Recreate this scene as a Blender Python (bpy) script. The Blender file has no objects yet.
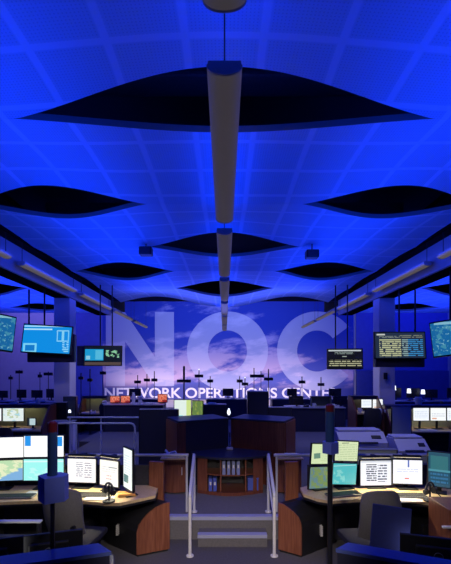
import bpy, bmesh, math, random
from mathutils import Vector, Matrix
random.seed(7)
PI = math.pi
S = bpy.context.scene
COL = S.collection
F, CX, HY, CZ = 380.0, 224.5, 367.0, 2.3      # focal length (px), vanishing point, camera height

def K(Y): return F / Y
def W(px, py, Y): return Vector(((px - CX) * Y / F, Y, CZ - (py - HY) * Y / F))

# ------------------------------------------------------------------ materials
def mat(name, col, rough=.6, metal=0., emit=None, es=0., spec=.5, noise=0., nscale=30.):
    m = bpy.data.materials.new(name); m.use_nodes = True
    nt = m.node_tree; b = nt.nodes['Principled BSDF']
    b.inputs['Base Color'].default_value = (*col, 1)
    b.inputs['Roughness'].default_value = rough
    b.inputs['Metallic'].default_value = metal
    b.inputs['Specular IOR Level'].default_value = spec
    if emit:
        b.inputs['Emission Color'].default_value = (*emit, 1)
        b.inputs['Emission Strength'].default_value = es
    if noise:
        tc = nt.nodes.new('ShaderNodeTexCoord'); n = nt.nodes.new('ShaderNodeTexNoise')
        n.inputs['Scale'].default_value = nscale; n.inputs['Detail'].default_value = 4
        nt.links.new(tc.outputs['Object'], n.inputs['Vector'])
        r = nt.nodes.new('ShaderNodeValToRGB')
        r.color_ramp.elements[0].position = .3; r.color_ramp.elements[1].position = .7
        r.color_ramp.elements[0].color = (*[c * (1 - noise) for c in col], 1)
        r.color_ramp.elements[1].color = (*[min(1, c * (1 + noise)) for c in col], 1)
        nt.links.new(n.outputs['Fac'], r.inputs['Fac'])
        nt.links.new(r.outputs['Color'], b.inputs['Base Color'])
    return m

def wood(name, a, b_, rough=.35):
    m = mat(name, a, rough); nt = m.node_tree; b = nt.nodes['Principled BSDF']
    tc = nt.nodes.new('ShaderNodeTexCoord'); mp = nt.nodes.new('ShaderNodeMapping')
    mp.inputs['Scale'].default_value = (22, 22, 1.6)
    n = nt.nodes.new('ShaderNodeTexNoise'); n.inputs['Scale'].default_value = 2.2; n.inputs['Detail'].default_value = 6
    r = nt.nodes.new('ShaderNodeValToRGB')
    r.color_ramp.elements[0].position = .32; r.color_ramp.elements[1].position = .68
    r.color_ramp.elements[0].color = (*a, 1); r.color_ramp.elements[1].color = (*b_, 1)
    nt.links.new(tc.outputs['Object'], mp.inputs['Vector']); nt.links.new(mp.outputs['Vector'], n.inputs['Vector'])
    nt.links.new(n.outputs['Fac'], r.inputs['Fac']); nt.links.new(r.outputs['Color'], b.inputs['Base Color'])
    return m

class G:
    """small node-graph helper"""
    def __init__(s, nt): s.nt = nt
    def math(s, op, a, b=0., c=None):
        n = s.nt.nodes.new('ShaderNodeMath'); n.operation = op
        for i, v in enumerate((a, b) if c is None else (a, b, c)):
            if hasattr(v, 'links'): s.nt.links.new(v, n.inputs[i])
            else: n.inputs[i].default_value = v
        return n.outputs[0]
    def mix(s, f, a, b):
        n = s.nt.nodes.new('ShaderNodeMix'); n.data_type = 'RGBA'
        for k, v in ((0, f), (6, a), (7, b)):
            if hasattr(v, 'links'): s.nt.links.new(v, n.inputs[k])
            elif k == 0: n.inputs[k].default_value = v
            else: n.inputs[k].default_value = (*v, 1)
        return n.outputs[2]
    def noise(s, vec, scale, detail=3, rough=.5):
        n = s.nt.nodes.new('ShaderNodeTexNoise'); n.inputs['Scale'].default_value = scale
        n.inputs['Detail'].default_value = detail; n.inputs['Roughness'].default_value = rough
        s.nt.links.new(vec, n.inputs['Vector']); return n.outputs['Fac']
    def xyz(s, vec):
        n = s.nt.nodes.new('ShaderNodeSeparateXYZ'); s.nt.links.new(vec, n.inputs[0]); return n.outputs
    def comb(s, x, y, z):
        n = s.nt.nodes.new('ShaderNodeCombineXYZ')
        for i, v in enumerate((x, y, z)):
            if hasattr(v, 'links'): s.nt.links.new(v, n.inputs[i])
            else: n.inputs[i].default_value = v
        return n.outputs[0]
    def step(s, v, lo, hi):
        n = s.nt.nodes.new('ShaderNodeMapRange'); n.interpolation_type = 'SMOOTHSTEP'
        s.nt.links.new(v, n.inputs[0]); n.inputs[1].default_value = lo; n.inputs[2].default_value = hi
        return n.outputs[0]

def lin(r, g, b):
    f = lambda c: (c / 255 / 12.92) if c / 255 <= .04045 else ((c / 255 + .055) / 1.055) ** 2.4
    return (f(r), f(g), f(b))

SCR = {}
def screen(name, base, ops, strength=1.0):
    """a lit display: base colour plus boxes / line tables / speckle, in the panel's own coordinates"""
    m = bpy.data.materials.new('screen_' + name); m.use_nodes = True; nt = m.node_tree
    b = nt.nodes['Principled BSDF']; g = G(nt)
    tc = nt.nodes.new('ShaderNodeTexCoord'); o = g.xyz(tc.outputs['Generated']); u, v = o[0], o[2]
    vec = g.comb(u, v, 0.)
    col = None
    cur = lin(*base)
    for op in ops:
        k, (u0, u1, v0, v1), c = op[0], op[1], lin(*op[2])
        msk = g.math('MULTIPLY', g.math('GREATER_THAN', u, u0), g.math('LESS_THAN', u, u1))
        msk = g.math('MULTIPLY', msk, g.math('MULTIPLY', g.math('GREATER_THAN', v, v0), g.math('LESS_THAN', v, v1)))
        if k == 'lines':
            n, duty = op[3], op[4]
            fr = g.math('FRACT', g.math('MULTIPLY', v, n))
            msk = g.math('MULTIPLY', msk, g.math('LESS_THAN', fr, duty))
            rag = g.noise(g.comb(g.math('MULTIPLY', u, 14.), g.math('FLOOR', g.math('MULTIPLY', v, n)), 0.), 1.0, 2)
            msk = g.math('MULTIPLY', msk, g.math('GREATER_THAN', rag, .44))
        elif k == 'speck':
            rag = g.noise(vec, op[3], 2)
            msk = g.math('MULTIPLY', msk, g.math('GREATER_THAN', rag, op[4]))
        elif k == 'map':
            rag = g.noise(vec, op[3], 4)
            msk = g.math('MULTIPLY', msk, g.step(rag, op[4] - .03, op[4] + .03))
        elif k == 'diag':
            rag = g.math('ADD', g.math('SUBTRACT', u, v), g.math('MULTIPLY', g.noise(vec, 5., 3), .5))
            msk = g.math('MULTIPLY', msk, g.step(rag, op[3] - .05, op[3] + .05))
        cur = g.mix(msk, cur, c)
    b.inputs['Base Color'].default_value = (.01, .01, .01, 1); b.inputs['Roughness'].default_value = .25
    if hasattr(cur, 'links'): nt.links.new(cur, b.inputs['Emission Color'])
    else: b.inputs['Emission Color'].default_value = (*cur, 1)
    b.inputs['Emission Strength'].default_value = strength
    SCR[name] = m

A = (0, 1, 0, 1)
screen('blank', (250, 250, 250), [('lines', (.05, .9, .05, .9), (240, 240, 244), 9, .3)], 1.25)
screen('tab', (248, 250, 252), [('box', (.02, .17, .52, 1), (40, 140, 220)), ('box', (.84, .97, .5, .96), (40, 140, 220)),
       ('lines', (.25, .4, .3, .9), (225, 228, 232), 14, .5)], 1.2)
screen('coast', (232, 240, 200), [('map', A, (190, 225, 180), 5., .5), ('diag', A, (130, 180, 225), .62), ('map', (.1, .5, 0, .5), (160, 200, 210), 9., .58)], 1.0)
screen('cyan', (160, 246, 240), [('map', (.1, .95, .05, .6), (190, 250, 246), 6., .52), ('box', (0, 1, .86, .93), (215, 250, 250))], 1.05)
screen('mosaic', (250, 248, 246), [('lines', (.3, .55, .2, .86), (150, 150, 168), 12, .5), ('lines', (.6, .86, .2, .86), (160, 155, 170), 10, .5)], 1.2)
screen('mosaic_dark', (240, 242, 250), [('lines', (.18, .52, .14, .86), (60, 66, 92), 11, .55), ('lines', (.56, .86, .14, .86), (84, 90, 116), 9, .5), ('box', (0, 1, .93, 1), (200, 205, 215))], 1.1)
screen('doc', (250, 248, 240), [('lines', (.1, .9, .55, .8), (205, 205, 212), 11, .3), ('box', (.5, .95, .72, .76), (150, 155, 165)), ('lines', (.35, .65, .2, .45), (220, 190, 190), 8, .4)], 1.15)
screen('doc_blue', (244, 244, 250), [('box', (.5, .56, .7, 1), (90, 110, 180)), ('lines', (.1, .9, .45, .7), (200, 205, 225), 10, .35), ('box', (.4, .55, .2, .25), (225, 120, 110))], 1.15)
screen('side_doc', (238, 246, 246), [('box', (.05, .6, .14, .34), (90, 130, 130)), ('lines', (.1, .9, .36, .85), (205, 222, 225), 16, .4)], 1.1)
screen('lime', (222, 240, 190), [('box', (.15, .5, .3, .55), (110, 150, 130)), ('lines', (.5, .95, .1, .9), (205, 225, 170), 12, .4)], .9)
screen('cream', (226, 240, 196), [('lines', (.1, .95, .1, .85), (200, 220, 170), 9, .4), ('box', (.3, .6, .87, .92), (150, 170, 130))], .9)
screen('greenmap', (112, 148, 158), [('map', (.1, .95, .05, 1), (138, 164, 96), 3.6, .47), ('map', A, (118, 154, 124), 8., .56)], .75)
screen('aqua', (90, 205, 210), [('map', (.05, .5, .1, .7), (140, 225, 220), 5., .5), ('box', (.05, .95, .86, .9), (180, 235, 235))], .85)
screen('teal_panel', (40, 92, 120), [('box', (.1, .9, .5, .9), (60, 130, 140)), ('box', (0, 1, .44, .5), (90, 170, 190)), ('lines', (.1, .9, .05, .42), (60, 130, 180), 9, .5)], .7)
screen('tvblue', (14, 140, 225), [('box', (.02, .95, .93, .97), (170, 225, 250)), ('box', (.02, .6, .82, .87), (170, 225, 250)), ('box', (.03, .3, .05, .36), (120, 210, 245)), ('box', (.07, .26, .1, .3), (20, 120, 200)),
       ('box', (.7, .95, .42, .82), (130, 205, 240)), ('box', (.72, .8, .46, .78), (14, 140, 225)), ('box', (.85, .93, .46, .78), (14, 140, 225)), ('lines', (.82, .95, .04, .4), (150, 220, 245), 16, .5)], 1.0)
screen('tvsplit', (14, 22, 30), [('box', (.02, .52, .25, .85), (30, 165, 225)), ('box', (.3, .5, .3, .8), (90, 200, 240)), ('box', (.05, .16, .3, .5), (150, 220, 245)), ('speck', (.58, .95, .4, .8), (150, 215, 170), 9., .52), ('box', (.02, 1, 0, .16), (90, 75, 70))], .8)
screen('tvtable', (38, 52, 74), [('box', (.03, .2, .9, .96), (210, 215, 210)), ('lines', (.08, .52, .04, .74), (200, 205, 160), 13, .62), ('lines', (.54, .66, .04, .74), (150, 180, 180), 13, .55), ('lines', (.66, .96, .04, .74), (60, 150, 215), 13, .5), ('lines', (.5, .96, .78, .93), (130, 135, 120), 15, .55), ('lines', (.08, .5, .77, .9), (150, 160, 150), 20, .4)], .8)
screen('tvterm', (14, 16, 18), [('box', (.02, .97, .9, .97), (205, 215, 220)), ('lines', (.2, .75, .72, .88), (150, 165, 160), 16, .5), ('box', (.42, .55, .6, .64), (180, 190, 180)), ('lines', (.03, .98, .1, .45), (190, 190, 150), 9, .5)], .8)
screen('tvaqua', (28, 110, 170), [('map', A, (70, 150, 180), 6., .55), ('box', (.1, .9, .86, .93), (140, 200, 220)), ('speck', (.05, .9, .05, .8), (120, 185, 205), 16., .62)], .8)
screen('pale_map', (226, 238, 236), [('map', (.2, .75, .25, .95), (190, 205, 165), 5., .52), ('map', A, (170, 215, 225), 3., .58)], 1.0)
screen('white_small', (236, 242, 250), [('lines', (.08, .92, .2, .85), (200, 212, 225), 6, .4)], 1.1)
screen('white_red', (240, 244, 246), [('lines', (.08, .92, .3, .6), (200, 205, 215), 6, .4), ('box', (.1, .4, .1, .22), (220, 170, 150))], 1.1)
screen('white_green', (226, 240, 232), [('box', (.72, 1, 0, 1), (205, 224, 140)), ('box', (.1, .5, .05, .3), (150, 220, 225))], 1.0)
screen('green', (112, 142, 78), [('map', A, (150, 170, 80), 4., .55), ('box', (0, 1, 0, .18), (150, 205, 160))], .8)
screen('orange', (226, 92, 70), [('map', A, (244, 160, 130), 6., .52), ('box', (.5, 1, 0, .3), (150, 40, 40))], .8)
screen('phone_screen', (190, 215, 220), [('box', (0, .25, 0, 1), (40, 50, 60))], .9)

M = {}
M['black'] = mat('black_plastic', (.012, .012, .016), .45)
M['black_metal'] = mat('black_metal', (.02, .02, .026), .38, .3)
M['navy'] = mat('navy_laminate', (.03, .032, .06), .42)
M['panel'] = mat('charcoal_panel', (.035, .035, .045), .7, noise=.2)
M['olive'] = mat('olive_fabric', (.17, .19, .13), .9, noise=.15, nscale=60)
M['greyfab'] = mat('grey_chair_fabric', (.17, .155, .15), .85, noise=.12, nscale=80)
M['blackfab'] = mat('black_chair_fabric', (.02, .02, .028), .85, noise=.2, nscale=80)
M['wood'] = wood('cherry_veneer', (.17, .052, .028), (.28, .1, .052))
M['darkwood'] = wood('dark_cherry_veneer', (.12, .035, .02), (.2, .06, .035))
M['maple'] = wood('maple_worktop', (.62, .44, .22), (.74, .55, .3), .4)
M['steel'] = mat('brushed_steel', (.86, .84, .82), .4, .15, noise=.05)
M['rail'] = mat('satin_steel_rail', (.62, .63, .68), .45, .1)
M['white'] = mat('white_plastic', (.8, .8, .78), .5)
M['paper'] = mat('white_paper', (.85, .83, .76), .8, noise=.05)
M['orange_paper'] = mat('orange_folder', (.75, .38, .1), .7)
M['laminate'] = mat('grey_laminate', (.36, .37, .42), .28)
M['carpet'] = mat('grey_carpet', (.1, .092, .105), .95, noise=.12, nscale=45)
M['carpet2'] = mat('blue_grey_carpet', (.15, .142, .15), .95, noise=.1, nscale=45)
M['nosing'] = mat('aluminium_nosing', (.4, .42, .6), .5, .05)  # blue light on the step edges put into the metal's colour
M['paint'] = mat('lavender_paint', (.55, .53, .62), .8, noise=.03, nscale=6)
M['paint_blue'] = mat('royal_blue_paint', (.07, .1, .52), .8, noise=.05, nscale=4)
M['paint_navy'] = mat('navy_paint', (.04, .06, .3), .8, noise=.08, nscale=4)
M['dark_void'] = mat('black_plenum_paint', (.006, .006, .012), .9, noise=.2, nscale=2)
M['lip'] = mat('grey_panel_edge', (.22, .22, .24), .8)
M['blue_panel'] = mat('blue_divider_fabric', (.008, .014, .13), .8, noise=.1)
M['added_bar_lamp'] = mat('added_bar_glow', (.9, .85, .7), .5, emit=(1, .86, .55), es=.8)  # glow of the added desk light bars
M['cap_blue_lit'] = mat('blue_lit_cap_laminate', (.09, .13, .4), .3)  # grey laminate with the blue light put into its colour
M['beam'] = mat('grey_beam_paint', (.3, .3, .34), .7)
M['beam_dark'] = mat('beam_shade', (.006, .006, .008), 1., spec=0.)  # unlit beam underside and gap, shade put into the colour
M['column'] = mat('column_paint', (.78, .74, .8), .7)
M['pend_house'] = mat('grey_housing', (.3, .29, .28), .5)
M['pend_lens'] = mat('dim_diffuser', (.16, .15, .13), .6, emit=lin(66, 60, 58), es=.6)
M['strip_lens'] = mat('dim_warm_diffuser', (.22, .2, .13), .6, emit=lin(104, 94, 78), es=.6)
M['lamp_lit'] = mat('lit_lamp', (.9, .9, .9), .5, emit=(.85, .9, 1), es=1.6)
M['warm_lamp'] = mat('lit_task_tube', (.9, .85, .7), .5, emit=(1, .86, .55), es=7.)
M['red_lens'] = mat('red_beacon_lens', (.09, .008, .016), .3)
M['blue_lens'] = mat('dark_blue_beacon_lens', (.02, .05, .16), .3)
M['binder'] = mat('blue_binder', (.08, .12, .5), .5)
M['binder_lt'] = mat('pale_blue_binder', (.28, .33, .6), .5)
M['bluebox'] = mat('blue_lit_box', (.12, .16, .6), .4)  # blue light falling on the box put into its colour
M['emblem'] = mat('grey_emblem', (.35, .38, .5), .4, .3)
M['keys'] = mat('grey_keys', (.2, .2, .2), .6)
M['lav'] = mat('lavender_casing', (.5, .5, .66), .45)
M['teal_panel'] = mat('pale_teal_panel', (.5, .56, .52), .6)
M['letter_white'] = mat('white_wall_letters', (.85, .85, .9), .7)

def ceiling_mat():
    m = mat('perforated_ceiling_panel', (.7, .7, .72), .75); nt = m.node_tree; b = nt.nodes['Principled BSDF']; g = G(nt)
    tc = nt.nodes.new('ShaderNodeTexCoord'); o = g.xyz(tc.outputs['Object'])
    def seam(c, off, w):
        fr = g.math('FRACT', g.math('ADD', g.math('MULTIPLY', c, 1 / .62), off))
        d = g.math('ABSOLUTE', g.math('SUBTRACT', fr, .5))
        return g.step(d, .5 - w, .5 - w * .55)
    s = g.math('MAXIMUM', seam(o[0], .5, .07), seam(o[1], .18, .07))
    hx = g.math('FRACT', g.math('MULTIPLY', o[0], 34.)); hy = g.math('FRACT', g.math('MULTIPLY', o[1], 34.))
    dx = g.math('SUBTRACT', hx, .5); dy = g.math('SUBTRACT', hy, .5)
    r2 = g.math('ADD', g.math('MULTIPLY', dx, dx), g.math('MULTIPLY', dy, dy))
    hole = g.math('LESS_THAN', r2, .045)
    base = g.mix(hole, (.22, .36, .6), (.16, .26, .46))  # blue uplight partly put into the panel colour
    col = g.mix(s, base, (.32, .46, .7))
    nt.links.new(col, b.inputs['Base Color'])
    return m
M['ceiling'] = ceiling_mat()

def mural_mat(name, white):
    m = mat(name, (.2, .2, .6), .75); nt = m.node_tree; b = nt.nodes['Principled BSDF']; g = G(nt)
    tc = nt.nodes.new('ShaderNodeTexCoord'); o = g.xyz(tc.outputs['Object'])
    z = g.step(o[2], .0, 4.6)
    sky = g.mix(z, (.11, .14, .5), (.006, .04, .46))
    vec = g.comb(g.math('MULTIPLY', o[0], .34), g.math('MULTIPLY', g.math('ADD', o[2], g.math('MULTIPLY', o[0], -.12)), .95), 1.7)
    n1 = g.noise(vec, .72, 8, .62)
    low = g.math('SUBTRACT', 1., g.step(o[2], .8, 6.))
    thr = g.math('ADD', n1, g.math('MULTIPLY', low, .13))
    c = g.step(thr, .55, .67)
    colc = g.mix(z, (1., .7, .76), (.3, .32, .75))
    col = g.mix(g.math('MULTIPLY', c, .85), sky, colc)
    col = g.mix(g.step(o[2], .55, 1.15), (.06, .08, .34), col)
    if white: col = g.mix(white, col, (.8, .84, 1.0))
    nt.links.new(col, b.inputs['Base Color'])
    return m
M['mural'] = mural_mat('sky_mural_print', 0)
M['mural_letter'] = mural_mat('pale_mural_letter', .46)

# ------------------------------------------------------------------ mesh helpers
def box(bm, c, s, bev=0., rot=None):
    r = bmesh.ops.create_cube(bm, size=1.); vs = r['verts']
    mtx = Matrix.Translation(c) @ (rot.to_4x4() if rot else Matrix()) @ Matrix.Diagonal((*s, 1))
    bmesh.ops.transform(bm, matrix=mtx, verts=vs)
    if bev:
        es = list({e for v in vs for e in v.link_edges})
        bmesh.ops.bevel(bm, geom=es, offset=bev, segments=2, affect='EDGES', profile=.5)
def cyl(bm, p0, p1, r0, r1=None, n=14):
    p0, p1 = Vector(p0), Vector(p1); d = p1 - p0
    r = bmesh.ops.create_cone(bm, cap_ends=True, segments=n, radius1=r0, radius2=r0 if r1 is None else r1, depth=d.length)
    q = Vector((0, 0, 1)).rotation_difference(d.normalized())
    bmesh.ops.transform(bm, matrix=Matrix.Translation((p0 + p1) / 2) @ q.to_matrix().to_4x4(), verts=r['verts'])
def tube(bm, pts, r, n=10):
    pts = [Vector(p) for p in pts]; rings = []
    up = Vector((0, 0, 1))
    for i, p in enumerate(pts):
        t = (pts[min(i + 1, len(pts) - 1)] - pts[max(i - 1, 0)]).normalized()
        a = t.cross(up)
        if a.length < 1e-3: a = t.cross(Vector((1, 0, 0)))
        if rings and a.normalized().dot(la) < 0: a = -a
        a.normalize(); la = a; b = t.cross(a).normalized()
        rings.append([bm.verts.new(p + r * (math.cos(k * 2 * PI / n) * a + math.sin(k * 2 * PI / n) * b)) for k in range(n)])
    for r0, r1 in zip(rings, rings[1:]):
        for k in range(n): bm.faces.new((r0[k], r0[(k + 1) % n], r1[(k + 1) % n], r1[k]))
    bm.faces.new(rings[0]); bm.faces.new(rings[-1])
def prism(bm, poly, z0, z1, axis='z'):
    def mk(p, h): return bm.verts.new((p[0], p[1], h) if axis == 'z' else (p[0], h, p[1]))
    a = [mk(p, z0) for p in poly]; b = [mk(p, z1) for p in poly]; n = len(poly)
    bm.faces.new(a); bm.faces.new(b)
    for i in range(n): bm.faces.new((a[i], a[(i + 1) % n], b[(i + 1) % n], b[i]))
def lathe(bm, prof, c=(0, 0, 0), n=20):
    rings = [[bm.verts.new((c[0] + r * math.cos(2 * PI * k / n), c[1] + r * math.sin(2 * PI * k / n), c[2] + z)) for k in range(n)] for r, z in prof]
    for r0, r1 in zip(rings, rings[1:]):
        for k in range(n): bm.faces.new((r0[k], r0[(k + 1) % n], r1[(k + 1) % n], r1[k]))
    bm.faces.new(rings[0]); bm.faces.new(rings[-1])
def fillet(pts, rad, n=6):
    out = [Vector(pts[0])]
    for a, b, c in zip(pts, pts[1:], pts[2:]):
        a, b, c = Vector(a), Vector(b), Vector(c)
        p = b + (a - b).normalized() * rad; q = b + (c - b).normalized() * rad
        for k in range(n + 1):
            t = k / n; out.append((1 - t) ** 2 * p + 2 * t * (1 - t) * b + t * t * q)
    out.append(Vector(pts[-1])); return out

def obj(name, bm, m, parent=None, label=None, smooth=False):
    bmesh.ops.recalc_face_normals(bm, faces=bm.faces[:])
    me = bpy.data.meshes.new(name); bm.to_mesh(me); bm.free()
    me.materials.append(M[m] if isinstance(m, str) else m)
    if smooth:
        for p in me.polygons: p.use_smooth = True
        try: me.set_sharp_from_angle(angle=math.radians(40))
        except Exception: pass
    o = bpy.data.objects.new(name, me); COL.objects.link(o)
    if parent: o.parent = parent
    if label: o['label'] = label
    return o
def NB(): return bmesh.new()
def part(name, parent, m, *shapes, smooth=False, label=None):
    bm = NB()
    for s in shapes: s(bm)
    return obj(name, bm, m, parent, label, smooth)
B_ = lambda c, s, bev=0., rot=None: (lambda bm: box(bm, c, s, bev, rot))
C_ = lambda a, b, r, r1=None, n=14: (lambda bm: cyl(bm, a, b, r, r1, n))
T_ = lambda pts, r, n=10: (lambda bm: tube(bm, pts, r, n))
P_ = lambda poly, z0, z1, axis='z': (lambda bm: prism(bm, poly, z0, z1, axis))
L_ = lambda prof, c=(0, 0, 0), n=20: (lambda bm: lathe(bm, prof, c, n))

def thing(name, label, cat, loc=(0, 0, 0), rz=0., group=None):
    o = bpy.data.objects.new(name, None); COL.objects.link(o); o.empty_display_size = .1
    o.location = loc; o.rotation_euler = (0, 0, rz); o['label'] = label; o['category'] = cat
    if group: o['group'] = group
    return o
def tag(o, label, cat, group=None):
    o['label'] = label; o['category'] = cat
    if group: o['group'] = group
    return o
def struct(name, m, *shapes, parent=None, smooth=False):
    o = part(name, parent, m, *shapes, smooth=smooth)
    if not parent: o['kind'] = 'structure'
    return o
def dup(root, loc, rz, label, group=None):
    r = root.copy(); COL.objects.link(r); r.location = loc; r.rotation_euler = (0, 0, rz); r['label'] = label
    if group: r['group'] = group
    for ch in root.children:
        c = ch.copy(); COL.objects.link(c); c.parent = r
        for gch in ch.children:
            d = gch.copy(); COL.objects.link(d); d.parent = c
    return r
def text_mesh(body, size, sx=1., bold=0.):
    cu = bpy.data.curves.new('t', 'FONT'); cu.body = body; cu.size = size; cu.align_x = 'CENTER'; cu.align_y = 'CENTER'
    cu.extrude = .002; cu.offset = bold
    o = bpy.data.objects.new('t', cu); COL.objects.link(o)
    dg = bpy.context.evaluated_depsgraph_get(); me = bpy.data.meshes.new_from_object(o.evaluated_get(dg))
    bpy.data.objects.remove(o); 
    me.transform(Matrix.Diagonal((sx, 1, 1, 1))); me.transform(Matrix.Rotation(PI / 2, 4, 'X'))
    return me
def link_mesh(name, me, m, parent=None):
    me.materials.clear(); me.materials.append(M[m]); o = bpy.data.objects.new(name, me); COL.objects.link(o)
    if parent: o.parent = parent
    return o

# ------------------------------------------------------------------ room shell
PLAT = .30
struct('floor', 'carpet', B_((0, 10, -.05), (26, 26, .1)))
struct('wall_far', 'paint', B_((0, 21.7, 4.2), (26, .2, 8.4)))
struct('wall_left', 'paint', B_((-12.9, 10, 4.2), (.2, 23, 8.4)))
struct('wall_right', 'paint', B_((12.9, 10, 4.2), (.2, 23, 8.4)))
struct('raised_floor', 'carpet2', P_([(-3.6, 5.07), (3.9, 5.07), (3.9, 12.9), (-3.9, 12.9), (-3.9, 10.2), (-3.6, 10.2)], 0, PLAT))
struct('step', 'carpet2', P_([(-.34, 4.86), (.545, 4.86), (.545, 5.07), (-.34, 5.07)], 0, .15))
struct('trim_1', 'nosing', B_((.1, 4.885, .153), (.89, .09, .012), .003), B_((.1, 4.853, .136), (.89, .012, .045), .003), B_((.02, 5.1, PLAT + .004), (1.62, .1, .012), .003), B_((.02, 5.063, PLAT - .016), (1.62, .012, .05), .003))
# painted panels of the far wall either side of the mural
struct('trim_2', 'paint_blue', B_((-7.75, 21.56, 3.2), (1.7, .06, 6.0)))
struct('trim_3', 'paint_blue', B_((10.05, 21.56, 4.7), (5.2, .06, 5.2)))
struct('trim_4', 'paint_navy', B_((10.05, 21.5, 1.05), (5.2, .16, 2.08)))

Z0 = CZ + 2.45
def lens(u):
    if abs(u) >= 1: return 0.
    return .5 * math.cos(u * PI / 2) ** 2 + .5 * (1 - u * u)
#       Y,   centre, half width, near depth, near rise, far depth, far rise
ROWS = [(1.75, 2.55, 1.3, .45, .1, .42, -.05), (3.75, 0., 2.05, .45, .16, .30, .05), (5.72, 2.52, 1.33, .45, .07, .42, -.05),
        (7.75, 0., 1.52, .45, .14, .44, -.08), (9.72, 2.55, 1.26, .46, .1, .42, -.14), (11.8, 0., 1.52, .5, .12, .36, -.2),
        (13.9, 2.55, 1.2, .4, .1, .3, -.1), (15.6, 0., 1.3, .4, .1, .4, -.1)]
def opening(X, row, side):
    y, c, w, a, da, b, db = row
    if side: cs = [7.5, -7.5] if c == 0 else [10.05, -10.05, 4.95, -4.95]; w = min(w, 1.4)
    else: cs = [0.] if c == 0 else [c, -c]
    l = max(lens((X - q) / w) for q in cs)
    return a * l, da * l, b * l, db * l
def ceiling_strip(bm, x0, x1, e0, e1, nx, nv=8):
    grid = []
    for j in range(nv + 1):
        t = j / nv; s = t * t * (3 - 2 * t); rowv = []
        for i in range(nx + 1):
            X = x0 + (x1 - x0) * i / nx; ya, za = e0(X); yb, zb = e1(X)
            rowv.append((X, ya + (yb - ya) * t, za + (zb - za) * s + .035 * math.sin(PI * t)))
        grid.append(rowv)
    lo = [[bm.verts.new(p) for p in r] for r in grid]
    hi = [[bm.verts.new((p[0], p[1], p[2] + .07)) for p in r] for r in grid]
    for j in range(nv):
        for i in range(nx):
            bm.faces.new((lo[j][i], lo[j][i + 1], lo[j + 1][i + 1], lo[j + 1][i]))
            bm.faces.new((hi[j][i], hi[j + 1][i], hi[j + 1][i + 1], hi[j][i + 1]))
    for i in range(nx):
        bm.faces.new((lo[0][i], hi[0][i], hi[0][i + 1], lo[0][i + 1])); bm.faces.new((lo[nv][i], lo[nv][i + 1], hi[nv][i + 1], hi[nv][i]))
    for j in range(nv):
        bm.faces.new((lo[j][0], lo[j + 1][0], hi[j + 1][0], hi[j][0])); bm.faces.new((lo[j][nx], hi[j][nx], hi[j + 1][nx], lo[j + 1][nx]))
def build_ceiling():
    bm = NB()
    for x0, x1, side, nr, yend, nx in ((-3.9, 3.9, 0, 6, 14.3, 120), (-12.8, -4.62, 1, 8, 17.2, 60), (4.62, 12.8, 1, 8, 17.2, 60)):
        rows = ROWS[:nr]
        for k in range(nr):
            r = rows[k]
            e0 = lambda X, r=r: (r[0] + opening(X, r, side)[2], Z0 + opening(X, r, side)[3])
            if k + 1 < nr:
                q = rows[k + 1]; e1 = lambda X, q=q: (q[0] - opening(X, q, side)[0], Z0 + opening(X, q, side)[1])
            else:
                e1 = lambda X: (yend, Z0 - (.2 * math.cos(X * PI / 2.55) if not side else 0))
            ceiling_strip(bm, x0, x1, e0, e1, nx)
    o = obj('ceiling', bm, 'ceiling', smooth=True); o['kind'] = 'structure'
    o.data.materials.append(M['lip'])
    for p in o.data.polygons:
        if abs(p.normal.z) < .5: p.material_index = 1
build_ceiling()
struct('ceiling_plenum', 'dark_void', B_((0, 7.9, 6.1), (25.6, 13.2, .1)), B_((0, 14.45, 5.45), (9.2, .1, 1.3)), *[B_((q * 8.7, 16.0, 6.1), (8.2, 3., .1)) for q in (-1, 1)], *[B_((q * 8.7, 17.3, 5.48), (8.2, .1, 1.3)) for q in (-1, 1)], *[B_((q * 4.58, 15.9, 5.45), (.06, 2.9, 1.3)) for q in (-1, 1)])
struct('ceiling_atrium', 'dark_void', B_((0, 17.9, 8.45), (26, 7.6, .1)), B_((0, 14.2, 7.3), (26, .1, 2.2)))
# black ducts crossing the plenum, seen through the openings
for yy in (3.3, 4.2, 8.0): 
    d = part('air_duct', None, 'panel', B_((0, yy, 5.55), (7.4, .35, .3), .03))
    tag(d, {3.3: 'dark air duct crossing above the largest, nearest ceiling opening, front one', 4.2: 'dark air duct crossing above the largest, nearest ceiling opening, rear one', 8.0: 'dark air duct above the middle central ceiling opening'}[yy], 'duct')
# beams on the column lines, with columns
for n, s in ((5, -1), (6, 1)):
    struct('trim_%d' % n, 'beam', B_((s * 4.1, 7.3, 4.41), (.06, 12.6, .54)))
    struct('trim_%d' % (n + 2), 'beam_dark', B_((s * 4.345, 7.3, 4.3), (.42, 12.6, .3)), B_((s * 3.93, 7.3, 4.79), (.05, 12.6, .1)), B_((s * 4.25, 7.3, 5.3), (.8, 12.6, .1)))
    struct('trim_%d' % (n + 4), 'column', B_((s * 4.32, 10.3, 2.07), (.43, .43, 4.14), .02), B_((s * 4.32, 10.3, .1), (.5, .5, .2), .02))

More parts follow.
